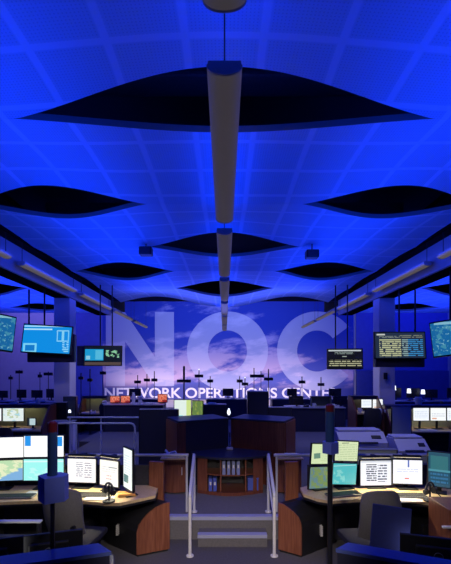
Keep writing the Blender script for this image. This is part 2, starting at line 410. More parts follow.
# mural with the big letters
MY = 21.52
t0 = part('wall_plate', None, 'navy', B_((0, 0, 0), (.1, .016, .17), .003)); t0.location = W(385.5, 376, 10.072); tag(t0, 'small dark plate on the right hand column', 'plate')
mur = thing('wall_mural', 'large sky and cloud mural with pale NOC letters covering the far wall', 'mural', (0, MY, .45))
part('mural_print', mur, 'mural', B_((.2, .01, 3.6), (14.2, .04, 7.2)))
kk = MY / F
def mx(px): return (px - CX) * kk
def mz(py): return CZ - (py - HY) * kk - .45
def ring(bm, cx, cy, rx, ry, ix, iy, a0, a1, n=64):
    full = abs(a1 - a0 - 2 * PI) < 1e-6
    vs = []
    for i in range(n + 1):
        a = a0 + (a1 - a0) * i / n
        vs.append([bm.verts.new((mx(cx + r[0] * math.cos(a)), y, mz(cy - r[1] * math.sin(a)))) for r in ((rx, ry), (ix, iy)) for y in (-.025, -.012)])
    for p, q in zip(vs, vs[1:]):
        for a, b in ((0, 2), (2, 3), (3, 1), (1, 0)): bm.faces.new((p[a], p[b], q[b], q[a]))
    if not full:
        for p in (vs[0], vs[-1]): bm.faces.new((p[0], p[2], p[3], p[1]))
bm = NB(); ring(bm, 227.5, 351, 40.5, 39.5, 19.5, 20.5, 0, 2 * PI); bmesh.ops.remove_doubles(bm, verts=bm.verts[:], dist=1e-4)
obj('letter_o', bm, 'mural_letter', mur)
bm = NB(); ring(bm, 317, 351, 40, 39.5, 20, 20.5, math.radians(38), math.radians(322)); obj('letter_c', bm, 'mural_letter', mur)
bm = NB()
for poly in ([(106, 312), (125, 312), (125, 386), (106, 386)], [(155, 312), (174, 312), (174, 386), (155, 386)]):
    prism(bm, [(mx(a), mz(b)) for a, b in poly], -.025, -.012, 'y')
prism(bm, [(mx(a), mz(b)) for a, b in [(125, 312), (155, 357), (155, 386), (125, 341)]], -.025, -.012, 'y')
obj('letter_n', bm, 'mural_letter', mur)
me = text_mesh('NETWORK OPERATIONS CENTER', .8, 1., .016)
xs = [v.co.x for v in me.vertices]; wtxt = max(xs) - min(xs); me.transform(Matrix.Diagonal(((mx(338) - mx(104)) / wtxt, 1, 1, 1)))
me.transform(Matrix.Translation((mx(221), -.02, mz(393.5))))
link_mesh('caption', me, 'letter_white', mur)['label'] = 'white caption lettering along the foot of the mural'

# ------------------------------------------------------------------ pendant lights
HL = CZ + 2.0
def pendant(y0, y1, label, x=0., w=.236, m='pend_lens', cat='light', name='pendant_light', grp='row of pendant lights'):
    t = thing(name, label, cat, (x, (y0 + y1) / 2, HL), 0, grp); L = y1 - y0
    prof = [(w / 2 * math.cos(PI + PI * k / 12), .5 * w * math.sin(PI + PI * k / 12) * .55) for k in range(13)]
    part('diffuser', t, m, P_(prof, -L / 2, L / 2, 'y'), smooth=True)
    part('housing', t, 'pend_house', B_((0, 0, .022), (w * .96, L * .995, .04), .008))
    for s in (-1, 1):
        part('suspension_wire', t, 'black_metal', C_((0, s * L * .48, .03), (0, s * L * .48, (Z0 - .03 if (y0 + y1) / 2 + s * L * .48 < 14.3 else 8.41) - HL), .006, n=6))
        part('end_cap', t, 'pend_house', P_([(p[0] * 1.02, p[1] * 1.02) for p in prof], s * L / 2 - .008, s * L / 2 + .008, 'y'))
    return t
names = ['nearest central pendant light, only its far end showing at the top edge', 'long grey pendant light crossing the largest ceiling opening', 'grey pendant light crossing the middle central ceiling opening',
         'small grey pendant light under the farthest central ceiling opening', 'pendant light just in front of the top of the mural letter O', 'pendant light hanging before the upper ring of the mural letter O', 'farthest small pendant light ending at the hole of the mural letter O']
for k in range(7):
    y0 = 2.52 + 3.05 * (k - 1); pendant(y0, y0 + 2.6, names[k])
for s, side in ((-1, 'left'), (1, 'right')):
    for k in range(6):
        y0 = 2.6 + 3.05 * (k - .45)
        pos = ['first and nearest', 'second', 'third', 'fourth', 'fifth', 'sixth and farthest'][k]
        pendant(y0, y0 + 2.6, '%s dim warm strip light along the %s beam, counted from the camera' % (pos, side), s * 3.93, .17, 'strip_lens', name='strip_light', grp='strip lights along the %s beam' % side)

# hanging black speakers
for px, py, side in ((146, 251.5, 'left'), (312, 254.5, 'right')):
    p = W(px, py, 7.6); t = thing('ceiling_speaker', 'small black box speaker hung under the ceiling, %s of the central lights' % side, 'speaker', p, 0, 'hung ceiling speakers')
    part('cabinet', t, 'black', B_((0, 0, 0), (.25, .2, .16), .02)); part('grille', t, 'panel', B_((0, -.104, 0), (.2, .012, .12), .004))
    part('hanging_bracket', t, 'black_metal', C_((0, 0, .08), (0, 0, Z0 - p.z + .02), .012))

# ------------------------------------------------------------------ monitors
def monitor(label, x0, x1, y0, y1, Y, yaw, scr, zd, group=None, bez=.014, tilt=0., casing='black', back=False, stand=True, rear=False):
    yaw = math.radians(yaw); w = (x1 - x0) / K(Y) / max(.3, math.cos(yaw)); h = (y1 - y0) / K(Y)
    c = W((x0 + x1) / 2, (y0 + y1) / 2, Y)
    t = thing('monitor', label, 'monitor', (c.x, c.y, zd), yaw + (PI if back else 0), group)
    zc = c.z - zd; R = Matrix.Rotation(math.radians(tilt), 3, 'Y')
    part('casing', t, casing, B_((0, .004, zc), (w + 2 * bez, .026, h + 2 * bez), .005, R), B_((0, .03, zc), (w * .62, .034, h * .62), .012, R))
    part('screen', t, SCR[scr], B_((0, -.0105, zc), (w, .005, h), 0, R))
    if stand:
        if rear:
            part('stand_neck', t, casing, B_((0, .122, (zc + .02) / 2), (.04, .024, zc + .02), .005), B_((0, .08, zc), (.06, .07, .06), .005))
            part('stand_base', t, casing, B_((0, .12, .008), (.2, .035, .014), .004))
        else:
            part('stand_neck', t, casing, B_((0, .062, (zc + .02) / 2), (.05, .03, max(.03, zc + .02)), .006))
            part('stand_base', t, casing, B_((0, .015, .008), (min(.24, w * .7), .15, .014), .005))
    return t, zc, w, h

DZ = .742   # worktop height of the front workstations
g1 = 'monitors of the front left workstation'; g2 = 'monitors of the front right workstation'
monitor('white blank screen of the front left workstation, upper left, cut by frame edge', -18, 22.5, 437.5, 457.5, 4.86, 8, 'blank', DZ, g1, rear=True)
monitor('map screen with green land and blue sea, front left workstation, lower left', -19, 21.5, 460.5, 480.5, 4.84, 8, 'coast', DZ, g1)
monitor('white screen with blue tabs behind the left beacon pole, upper', 25, 63.5, 435.8, 456.5, 4.87, 2, 'tab', DZ, g1, rear=True)
monitor('pale cyan screen behind the left beacon pole, lower', 24.5, 63.5, 459, 480, 4.87, 2, 'cyan', DZ, g1)
monitor('white screen with a block of grey marks behind the front left grey chair', 67.5, 96.5, 458.8, 482, 4.9, -6, 'mosaic', DZ, g1)
monitor('white document screen next to the grey marked one, front left workstation', 99, 120, 460.5, 485.5, 4.78, -26, 'doc', DZ, g1)
monitor('narrow steeply turned screen at the inner end of the front left workstation', 122.5, 134.5, 449, 488.5, 4.62, -52, 'side_doc', DZ, g1, bez=.02)
monitor('pale green screen upper left of the front right workstation stack', 310.5, 329, 444, 463.5, 4.84, 22, 'lime', DZ, g2, tilt=5, rear=True)
monitor('yellow green map screen lower left of the front right workstation stack', 308.5, 328.5, 467, 488, 4.84, 22, 'greenmap', DZ, g2, tilt=4)
monitor('cream green screen upper right of the front right workstation stack', 334.5, 358, 441.5, 460.5, 4.88, 10, 'cream', DZ, g2, tilt=4, rear=True)
monitor('turquoise screen lower right of the front right workstation stack', 332, 356.5, 463.5, 484, 4.88, 10, 'aqua', DZ, g2, tilt=4)
monitor('white screen with a block of dark marks behind the front right grey chair', 360, 391, 460.5, 485, 4.9, 3, 'mosaic_dark', DZ, g2)
monitor('white document screen with blue bar, front right workstation', 393.5, 421, 460, 483.5, 4.86, -6, 'doc_blue', DZ, g2)
monitor('dim teal screen at the outer right end of the front right workstation', 431, 447.5, 452.5, 486.5, 4.7, -30, 'teal_panel', DZ, g2)

def added_light_bar(label, X, Y, z, rz, L):  # made-up fixture, added to throw warm light on the front desks
    t = thing('added_desk_bar', label, 'lamp', (X, Y, z), rz, 'added light bars on the front workstations')
    part('housing', t, 'black', B_((0, 0, .016), (L, .05, .024), .006)); part('diffuser', t, 'added_bar_lamp', B_((0, -.004, .001), (L * .94, .03, .006)))
    part('mounting_clip', t, 'black', B_((0, .06, .016), (.05, .08, .02), .004)); part('clip_arm', t, 'black', B_((0, .095, -.03), (.04, .01, .09)))
    l = bpy.data.lights.new('task_light', 'AREA'); l.shape = 'RECTANGLE'; l.size = L * .9; l.size_y = .03; l.energy = 5.5 * L / .4; l.color = (1, .84, .5); l.spread = 2.3  # lamp of the added bar, makes the warm pool on the worktop
    o = bpy.data.objects.new('task_light', l); COL.objects.link(o); o.parent = t; o.location = (0, -.004, -.006); o.rotation_euler = (math.radians(-24), 0, 0)
# ------------------------------------------------------------------ front workstations
added_light_bar('added light bar on top of the grey marked screen, front left', (82 - CX) / K(4.86), 4.86, CZ - (456.2 - HY) / K(4.86), math.radians(-6), .36)
added_light_bar('added light bar on top of the document screen, front left', (110 - CX) / K(4.74), 4.74, CZ - (457.6 - HY) / K(4.74), math.radians(-26), .3)
added_light_bar('added light bar on top of the dark marked screen, front right', (375.5 - CX) / K(4.86), 4.86, CZ - (457.8 - HY) / K(4.86), math.radians(3), .38)
added_light_bar('added light bar on top of the document screen with blue bar, front right', (407 - CX) / K(4.82), 4.82, CZ - (457.2 - HY) / K(4.82), math.radians(-6), .34)
def workstation(label, poly, back, pnl, ret):
    t = thing('workstation_desk', label, 'desk', (0, 0, 0))
    part('worktop', t, 'maple', P_(poly, DZ - .036, DZ - .002))
    part('edge_trim', t, 'black', P_([(CXp + (p[0] - CXp) * 1.008, p[1] - .012) for p in poly for CXp in [sum(q[0] for q in poly) / len(poly)]], DZ - .06, DZ - .037))
    part('back_panel', t, 'panel', B_(((back[0] + back[1]) / 2, 5.056, .5), (back[1] - back[0], .02, 1.0), .004))
    part('support_panel', t, 'panel', *[B_((x, 4.7, .34), (.03, .55, .68)) for x in pnl])
    part('end_panel', t, 'wood', B_(((ret[0] + ret[1]) / 2, 4.99, .53), (abs(ret[1] - ret[0]), .05, 1.06), .006, Matrix.Rotation(math.radians(ret[2]), 3, 'Z')), label='cherry wood end panel')
    return t
workstation('front left curved maple workstation desk with dark panels', [(-3.3, 5.02), (-1.02, 5.02), (-.86, 4.9), (-.84, 4.62), (-1.0, 4.5), (-1.2, 4.36), (-1.36, 4.36), (-1.62, 4.42), (-2.0, 4.46), (-2.5, 4.4), (-3.3, 4.3)],
            (-3.3, -1.0), (-2.9,), (-.99, -.79, -12))
workstation('front right curved maple workstation desk with dark panels', [(3.3, 5.02), (1.12, 5.02), (.98, 4.92), (.97, 4.66), (1.1, 4.5), (1.25, 4.42), (1.42, 4.46), (1.7, 4.5), (2.15, 4.46), (2.4, 4.36), (2.75, 4.32), (3.3, 4.32)],
            (1.1, 3.3), (3.0,), (.79, .97, 14))
def pedestal(label, p, q, dv, prof, name='pedestal_cabinet'):
    """curved wood end panel between plan points p and q; the black body runs back along dv"""
    p, q, dv = Vector(p), Vector(q), Vector(dv); d = q - p; L = d.length; d.normalize(); nrm = Vector((-d.y, d.x))
    t = thing(name, label, 'cabinet', (p.x, p.y, 0))
    def slab(bm, pr, o0, o1):
        a = [bm.verts.new((d.x * u * L + o0.x, d.y * u * L + o0.y, z)) for u, z in pr]; b = [bm.verts.new((d.x * u * L + o1.x, d.y * u * L + o1.y, z)) for u, z in pr]
        bm.faces.new(a); bm.faces.new(b); n = len(pr)
        for i in range(n): bm.faces.new((a[i], a[(i + 1) % n], b[(i + 1) % n], b[i]))
    z2 = Vector((0, 0)); ins = [(.02 + u * .96, z - .005) for u, z in prof]
    part('end_panel', t, 'wood', lambda bm: slab(bm, prof, z2, nrm * .024), label='curved cherry wood end panel')
    part('body', t, 'black', lambda bm: slab(bm, ins, nrm * .026, nrm * .026 + dv))
    part('plinth', t, 'black', lambda bm: slab(bm, [(.04, .0), (.96, .0), (.96, .026), (.04, .026)], nrm * .02, nrm * .02 + dv * .95))
    fx = dv * .55 if dv.x < 0 else dv * .55 + d * L
    part('vent_grille', t, 'steel', *[B_((fx.x - .008 * (1 if dv.x < 0 else -1), fx.y, .2 + .022 * k), (.03, .07, .01)) for k in range(6)])
    return t
pedestal('low pedestal with curved cherry end panel, left of the steps', (-1.06, 4.585), (-.685, 4.745), (-.5, .36), [(0, .03), (1, .03), (1, .61), (.8, .6), (.58, .57), (.36, .515), (.18, .45), (.06, .38), (0, .3)])
pedestal('low pedestal with curved cherry end panel, right of the steps', (.67, 4.73), (.925, 4.57), (.5, .34), [(0, .03), (1, .03), (1, .36), (.96, .42), (.86, .48), (.66, .53), (.42, .57), (.2, .6), (0, .61)])
# computer towers under the desks
for px, Y, side in ((84, 4.62, 'left'), (427, 4.52, 'right')):
    t = thing('computer_tower', 'black computer tower under the front %s desk' % side, 'computer', ((px - CX) * Y / F, Y, 0), 0)
    part('case', t, 'black', B_((0, .12, .24), (.2, .42, .44), .01)); part('front_grille', t, 'keys', *[B_((.02, -.094, .12 + .03 * k), (.07, .006, .012)) for k in range(6)])
    part('foot', t, 'black', B_((0, .12, .01), (.22, .36, .02)))

# ------------------------------------------------------------------ office chairs
def make_chair(label, fab, group=None):
    t = thing('office_chair', label, 'chair', (0, 0, 0), 0, group)
    bm = NB(); nu, nv = 10, 10; fr, bk = [], []
    for j in range(nv + 1):
        v = j / nv
        for (lst, off) in ((fr, 0.), (bk, -.045)):
            row = []
            for i in range(nu + 1):
                u = i / nu * 2 - 1
                hw = .215 * (1 - .25 * max(0, v - .7) ** 1.3 * 3.) * (1 - .07 * (1 - v))
                x = u * hw; z = .60 + .50 * v - .05 * abs(u) ** 4 * (v ** 2) + .02 * abs(u) ** 4 * (1 - v)
                y = -.24 + .05 * u * u - .07 * v + .04 * math.sin(PI * v) * -1 + off * (1 - .5 * abs(u) ** 3)
                row.append(bm.verts.new((x, y, z)))
            lst.append(row)
    for j in range(nv):
        for i in range(nu):
            bm.faces.new((fr[j][i], fr[j][i + 1], fr[j + 1][i + 1], fr[j + 1][i])); bm.faces.new((bk[j][i], bk[j + 1][i], bk[j + 1][i + 1], bk[j][i + 1]))
    for i in range(nu):
        bm.faces.new((fr[0][i], bk[0][i], bk[0][i + 1], fr[0][i + 1])); bm.faces.new((fr[nv][i], fr[nv][i + 1], bk[nv][i + 1], bk[nv][i]))
    for j in range(nv):
        bm.faces.new((fr[j][0], fr[j + 1][0], bk[j + 1][0], bk[j][0])); bm.faces.new((fr[j][nu], bk[j][nu], bk[j + 1][nu], fr[j + 1][nu]))
    br = obj('backrest', bm, fab, t, smooth=True)
    part('adjuster_knob', br, 'black', C_((.13, -.335, .72), (.13, -.3, .72), .022))
    part('seat', t, 'blackfab', B_((0, .02, .475), (.47, .46, .075), .03), smooth=True)
    part('back_bracket', t, 'black', B_((0, -.295, .54), (.07, .03, .2), .008), B_((0, -.16, .425), (.07, .28, .03), .008))
    part('gas_column', t, 'black_metal', C_((0, 0, .1), (0, 0, .44), .028))
    bm = NB()
    for k in range(5):
        a = 2 * PI * k / 5 + .3; cyl(bm, (0, 0, .11), (.28 * math.cos(a), .28 * math.sin(a), .075), .026, .017)
    obj('star_base', bm, 'black', t)
    for k in range(5):
        a = 2 * PI * k / 5 + .3; x, y = .28 * math.cos(a), .28 * math.sin(a)
        part('caster', t, 'black', C_((x - .02, y, .03), (x + .02, y, .03), .03), C_((x, y, .05), (x, y, .08), .01))
    return t
ch = make_chair('grey office chair seen from behind at the front left workstation', 'greyfab'); ch.location = (-1.57, 4.06, 0); ch.rotation_euler.z = math.radians(-8)
ch2 = dup(ch, (1.5, 4.0, 0), math.radians(6), 'grey office chair seen from behind at the front right workstation')
chb = make_chair('black office chair in front of the lit screens at the right middle workstation', 'blackfab', 'black chairs of the middle desks'); chb.location = (4.42, 7.4, 0)
for px, Y, rz, lab in ((366, 8.62, 10, 'black office chair before the pair of small white screens right of the mural'), (4, 7.8, 20, 'black office chair at the left middle workstation with the pale map screen'),
                       (108, 12.9, 0, 'black office chair behind the railings left of the orange screens')):
    dup(chb, ((px - CX) * Y / F, Y, 0 if abs((px - CX) * Y / F) > 3.9 or Y > 12.95 else PLAT), math.radians(rz), lab)

# ------------------------------------------------------------------ beacon poles
def beacon(label, X, Y, zb, zbox, ztop, bw, bh, r=.017, tw=.034, group=None, near=False, lit=False):
    t = thing('beacon_pole', label, 'beacon', (X, Y, zb), 0, group)
    part('base_plate', t, 'black_metal', C_((0, 0, 0), (0, 0, .015), r * 4, n=20))
    part('pole', t, 'black_metal', C_((0, 0, .015), (0, 0, zbox - zb), r))
    if near:
        part('junction_box', t, 'bluebox', P_([(-bw / 2, -.01), (-.01, -bw / 2), (bw / 2, -.03), (bw / 2, bw * .2), (.02, bw * .42), (-bw * .35, bw * .3)], zbox - zb, zbox - zb + bh), label='blue lit box on the pole')
    else:
        part('crossbar', t, 'black_metal', B_((0, 0, zbox - zb + bh / 2), (bw, .07, bh), .006))
    z0 = zbox - zb + bh; z1 = ztop - zb; n = (z1 - z0)
    part('light_tower', t, 'blue_lens' if near else 'black_metal', C_((0, 0, z0), (0, 0, z0 + n * .8), tw, n=18))
    part('beacon_lens', t, 'red_lens' if near else 'lamp_lit' if lit else 'black_metal', C_((0, 0, z0 + n * .8), (0, 0, z0 + n * .97), tw), C_((0, 0, z0 + n * .97), (0, 0, z1), tw * .8, tw * .5))
    return t
beacon('tall beacon pole with blue box before the front left workstation', (52.5 - CX) * 2.6 / F, 2.6, 0, CZ - (500 - HY) * 2.6 / F, CZ - (421 - HY) * 2.6 / F, .19, .17, .015, .032, None, True)
beacon('tall beacon pole with small blue box before the front right workstation', (330 - CX) * 4.0 / F, 4.0, 0, CZ - (453 - HY) * 4.0 / F, CZ - (404 - HY) * 4.0 / F, .165, .12, .026, .046, None, True)

# ------------------------------------------------------------------ steps railings
def handrail(label, X):
    t = thing('handrail', label, 'railing', (X, 4.62, 0))
    part('front_post', t, 'steel', C_((0, 0, .012), (0, 0, .72), .02)); part('rear_post', t, 'rail', C_((0, .63, PLAT + .012), (0, .63, 1.07), .02))
    part('rail', t, 'rail', T_(fillet([(0, 0, .70), (0, -.0, .75), (0, .63, 1.1), (0, .63, 1.05)], .03), .021))
    part('lower_rail', t, 'rail', T_([(0, .0, .45), (0, .63, .78)], .013))
    for y, z in ((0, 0), (.63, PLAT)): part('floor_flange', t, 'steel', C_((0, y, z), (0, y, z + .012), .045, n=18))
    return t
handrail('steel handrail on the left side of the steps', -.42); handrail('steel handrail on the right side of the steps', .605)
def guard(label, x0, x1, Y, z0, z1, posts, mids=(), r=.02, curve=0, m='rail'):
    t = thing('guard_rail', label, 'railing', (x0, Y, z0)); L = x1 - x0; h = z1 - z0
    if curve: part('top_rail', t, m, T_(fillet([(0, 0, h), (L, 0, h), (L, 0, .01)], .12), r))
    else: part('top_rail', t, m, T_([(0, 0, h), (L, 0, h)], r))
    for zz in mids: part('middle_rail', t, m, T_([(0, 0, zz), (L, 0, zz)], r * .7))
    for x in posts: part('post', t, m, C_((x - x0, 0, .005), (x - x0, 0, h - r * .5), r * .8))
    return t
guard('horizontal steel guard rail behind the front left workstation', -3.4, -.5, 5.24, PLAT, 1.085, (-3.35, -2.45, -1.52, -.52))
guard('horizontal steel guard rail behind the front right workstation', .68, 3.4, 5.24, PLAT, 1.085, (.72, 1.6, 2.5, 3.35))
guard('rear curved end railing on the raised floor at left', -3.55, (143 - CX) / K(8.6), 8.6, PLAT, 1.16, (-3.5, (101 - CX) / K(8.6)), (), .02, 1)
guard('front curved end railing on the raised floor at left', -3.55, (135 - CX) / K(7.7), 7.7, PLAT, 1.16, (-3.0,), (), .02, 1)

# ------------------------------------------------------------------ central console
t = thing('console_bookcase', 'curved bookcase below the central console, facing the steps', 'bookcase', (.09, 6.4, PLAT))
def arc(r0, n=13, y0=.0, hw=.52, sag=.16): return [(hw * (2 * k / (n - 1) - 1), -.36 - sag * math.cos((2 * k / (n - 1) - 1) * PI / 2) * r0 + y0) for k in range(n)]
fr = arc(1.)
part('base_panel', t, 'darkwood', P_(fr + [(.5, -.02), (-.5, -.02)], 0, .05))
part('shelf', t, 'wood', P_([(x * .97, y + .03) for x, y in fr] + [(.48, -.05), (-.48, -.05)], .3, .318))
part('back_panel', t, 'black', B_((0, -.05, .31), (.98, .02, .5)))
part('side_panel', t, 'wood', P_([(-.52, -.36), (-.36, -.44), (-.36, -.41), (-.5, -.33), (-.5, -.02), (-.52, -.02)], .051, .565))
part('side_panel', t, 'wood', P_([(.52, -.36), (.36, -.44), (.36, -.41), (.5, -.33), (.5, -.02), (.52, -.02)], .051, .565))
part('divider', t, 'wood', B_((-.15, -.27, .31), (.02, .4, .5))); part('divider', t, 'wood', B_((.24, -.27, .31), (.02, .4, .5)))
part('console_top', t, 'navy', P_([(-.64, -.2), (-.55, -.38)] + [(x * 1.05, y - .03) for x, y in fr] + [(.56, -.38), (.68, -.2), (.68, -.08), (0.02, .22), (-.64, -.08)], .566, .6), label='dark curved console top')
x = -.125; i = 0
bl = ['first pale blue binder from the left on the top shelf', 'second pale blue binder on the top shelf', 'third pale blue binder on the top shelf', 'fourth pale blue binder on the top shelf']
def binder(label, X, Y, z, w, h, m, grp):
    t = thing('ring_binder', label + ' of the console bookcase', 'binder', (X, Y, z), 0, grp)
    part('cover', t, m, B_((0, 0, h / 2), (w, .2, h), .004)); part('spine_label', t, 'paper', B_((0, -.1012, h * .62), (w * .5, .002, h * .25)))
for k in range(4): binder(bl[k], .09 - .1 + .075 * k, 6.02, PLAT + .319, .05, .21, 'binder_lt', 'binders in the console bookcase')
for k, lab in enumerate(('leftmost blue binder on the bottom shelf', 'second blue binder on the bottom shelf')): binder(lab, -.22 + .07 * k, 6.05, PLAT + .051, .055, .2, 'binder', 'binders in the console bookcase')
t2 = thing('storage_box', 'blue storage box on the bottom shelf of the console bookcase, at right', 'box', (.45, 6.09, PLAT + .051)); part('body', t2, 'binder', B_((0, 0, .09), (.17, .2, .18), .006)); part('lid', t2, 'binder', B_((0, 0, .19), (.18, .21, .02), .005))
def wing(label, a, b, h, endx, flip):
    a, b = Vector(a), Vector(b); d = b - a; L = d.length; ang = math.atan2(d.y, d.x)
    t = thing('console_counter', label, 'counter', (a.x, a.y, PLAT), ang)
    part('front_panel', t, 'darkwood' if flip else 'navy', B_((L / 2, .02, h / 2), (L, .03, h), .003))
    e = 0.0 if not flip else L
    part('end_panel', t, 'wood', B_((e + (-.012 if not flip else .012), .3, h / 2), (.022, .6, h), .003), B_((e + (.06 if not flip else -.06), -.004, h / 2), (.12, .018, h)), label='cherry wood end panel')
    part('counter_top', t, 'navy', B_((L / 2, .31, h + .016), (L, .64, .03), .006))
    part('rear_panel', t, 'panel', B_((L / 2, .6, h / 2), (L, .025, h)))
wing('left wing of the central console with tall dark front', (-.76, 6.3), (.07, 6.72), 1.07, 0, False)
wing('right wing of the central console with tall cherry front', (.11, 6.72), (1.0, 6.3), 1.07, 0, True)
t = thing('desk_microphone', 'small pale blue microphone stand on the corner of the central console top', 'microphone', (.09, 6.44, PLAT + .601))
part('base', t, 'lav', B_((0, 0, .02), (.11, .08, .04), .012)); part('stem', t, 'black_metal', C_((0, 0, .04), (0, 0, .24), .008)); part('head', t, 'black', C_((0, -.01, .22), (0, -.03, .3), .014, .01))
t = thing('small_lamp', 'tiny lit white lamp at the corner of the console wings', 'lamp', (.08, 6.98, PLAT + 1.102))
part('base', t, 'black', C_((0, 0, 0), (0, 0, .015), .04)); part('bulb', t, 'lamp_lit', L_([(.012, .015), (.032, .05), (.026, .09), (.008, .14)]))
# low wood cabinets either side on the raised floor
for x0, x1, side in ((-.99, -.6, 'left'), (.84, 1.22, 'right')):
    t = thing('side_cabinet', 'low cherry cabinet on the raised floor %s of the console bookcase' % side, 'cabinet', ((x0 + x1) / 2, 5.99, PLAT)); w = x1 - x0
    fr2 = [(-w / 2 + w * k / 8, .04 - .05 * math.sin(PI * k / 8)) for k in range(9)]
    part('door', t, 'wood', P_(fr2 + [(w / 2, .06), (-w / 2, .06)], .02, .55)); part('body', t, 'darkwood', B_((0, .16, .28), (w, .19, .54))); part('cabinet_top', t, 'maple', B_((0, .1, .565), (w + .02, .36, .025), .004))
    part('door_handle', t, 'steel', C_((w * .32, -.012, .3), (w * .32, -.012, .42), .006))
def hutch_box(label, X0, X1, Y, z0, z1, d, m='navy', name='partition', cat='partition'):
    t = thing(name, label, cat, ((X0 + X1) / 2, Y, z0)); w = X1 - X0; h = z1 - z0
    part('panel', t, m, B_((0, 0, h / 2), (w, d, h - .02), .004)); part('top_cap', t, 'laminate', B_((0, 0, h - .005), (w + .01, d + .015, .016), .003))
    for s in (-1, 1): part('end_trim', t, 'black_metal', B_((s * (w / 2 + .008), 0, h / 2), (.014, d + .01, h - .02)))
    return t
hutch_box('tall dark partition left of the console, before the white and green screens', (140 - CX) / K(7.15), (178 - CX) / K(7.15), 7.15, PLAT, CZ - (409 - HY) / K(7.15), .05)
hutch_box('dark blue tall partition behind the right console wing', (248 - CX) / K(8), (267 - CX) / K(8), 8.0, PLAT, CZ - (391 - HY) / K(8), .3)
hutch_box('dark low partition behind the left console wing beside the green screen', (204 - CX) / K(8), (226 - CX) / K(8), 8.1, PLAT, CZ - (404 - HY) / K(8.1), .2)
hutch_box('dark blue wide partition right of the console', (266 - CX) / K(8.3), (292 - CX) / K(8.3), 8.4, PLAT, CZ - (407 - HY) / K(8.4), .12)
# small white items on the low cabinets
def phone(label, X, Y, z, rz=0., m='black', group='desk telephones'):
    t = thing('desk_telephone', label, 'telephone', (X, Y, z), rz, group)
    part('body', t, m, P_([(-.09, 0), (.09, 0), (.09, .07), (-.07, .03)], -.09, .09, 'y'))
    part('keypad', t, 'keys', B_((.03, -.03, .06), (.08, .08, .012), .002, Matrix.Rotation(-.24, 3, 'Y')))
    part('handset', t, m, T_(fillet([(-.06, -.1, .06), (-.06, -.08, .085), (-.06, .08, .085), (-.06, .1, .06)], .015), .018))
def mug(label, X, Y, z, s=1., m='white'):
    t = thing('mug', label, 'mug', (X, Y, z)); part('cup', t, m, L_([(.034 * s, 0), (.04 * s, .02 * s), (.042 * s, .1 * s), (.036 * s, .1 * s), (.034 * s, .03 * s)]), smooth=True)
    part('handle', t, m, T_([(.04 * s + .025 * s * math.sin(PI * k / 8), 0, .025 * s + .055 * s * k / 8) for k in range(9)], .006 * s))
def papers(label, X, Y, z, w=.22, d=.3, n=4, rz=0., m='paper', name='paper_stack'):
    o = part(name, None, m, *[B_((random.uniform(-.008, .008), random.uniform(-.008, .008), .003 + .005 * k), (w, d, .0045), 0, Matrix.Rotation(random.uniform(-.1, .1), 3, 'Z')) for k in range(n)])
    o.location = (X, Y, z); o.rotation_euler.z = rz; tag(o, label, 'paper')
phone('white desk telephone on the low cabinet left of the console', -.86, 6.05, PLAT + .578, .3, 'white'); papers('white papers on the low cabinet left of the console', -.68, 6.05, PLAT + .578, .1, .2)
papers('white papers on the low cabinet right of the console', 1.08, 6.07, PLAT + .578, .2, .22, 5)
# keyboards etc on front desks
def keyboard(label, X, Y, z, rz):
    t = thing('keyboard', label, 'keyboard', (X, Y, z), rz, 'keyboards on the front workstations')
    part('body', t, 'keys', B_((0, 0, .01), (.44, .15, .018), .005))
    part('keys', t, 'black', *[B_((-.2 + .0285 * i, -.05 + .026 * j, .022), (.022, .02, .006)) for i in range(15) for j in range(5)])
keyboard('keyboard below the map screen of the front left workstation', -2.5, 4.55, DZ, 0.05)
keyboard('keyboard below the grey marked screen, front left workstation', -1.62, 4.6, DZ, -.06)
keyboard('keyboard below the turquoise screen, front right workstation', 1.45, 4.62, DZ, .25)
keyboard('keyboard below the document screen, front right workstation', 2.2, 4.58, DZ, -.04)
papers('orange folder beside the headset on the front left desk', -1.19, 4.62, DZ, .2, .14, 6, .3, 'orange_paper', 'folder_stack')
papers('white sheet on the front left desk edge beside the chair', -1.48, 4.5, DZ, .34, .13, 2, -.1)
papers('white sheet on the front right desk edge beside the chair', 2.12, 4.43, DZ, .36, .12, 2, .02)
papers('white note under the cyan screen on the front left desk', (33 - CX) / K(4.7), 4.68, DZ, .13, .1, 3)
def headset(label, X, Y, z, rz):
    t = thing('headset', label, 'headset', (X, Y, z), rz, 'headsets on stands')
    part('stand_foot', t, 'black', C_((0, 0, 0), (0, 0, .016), .07, n=20)); part('stand_stem', t, 'black_metal', C_((0, 0, .016), (0, 0, .2), .01))
    part('headband', t, 'black', T_([(.075 * math.cos(PI * k / 14), 0, .13 + .085 * math.sin(PI * k / 14)) for k in range(15)], .012))
    for s in (-1, 1): part('ear_cup', t, 'black', C_((s * .055, 0, .12), (s * .092, 0, .115), .034, .03, 18))
    part('microphone_boom', t, 'black', T_([(.08, -.01, .11), (.085, -.06, .07), (.06, -.11, .05)], .006))
headset('black headset on a stand at the front left desk edge', (109 - CX) / K(4.4), 4.4, DZ, -.6)
headset('black headset on a stand at the front right desk edge', (430 - CX) / K(4.42), 4.42, DZ, .5)
# wooden drawer pedestal far right foreground
t = thing('drawer_pedestal', 'cherry drawer pedestal with a white bar across it at the right frame edge', 'cabinet', (2.5, 3.95, 0))
part('body', t, 'wood', B_((0, .1, .43), (.44, .4, .84), .006)); part('pull_bar', t, 'white', B_((-.05, -.128, .69), (.52, .03, .022), .005))
for k in range(4):
    d = part('drawer', t, 'wood', B_((0, -.105, .11 + .2 * k), (.41, .014, .185), .003)); part('handle', d, 'steel', B_((0, -.122, .08 + .2 * k), (.12, .014, .012), .003))

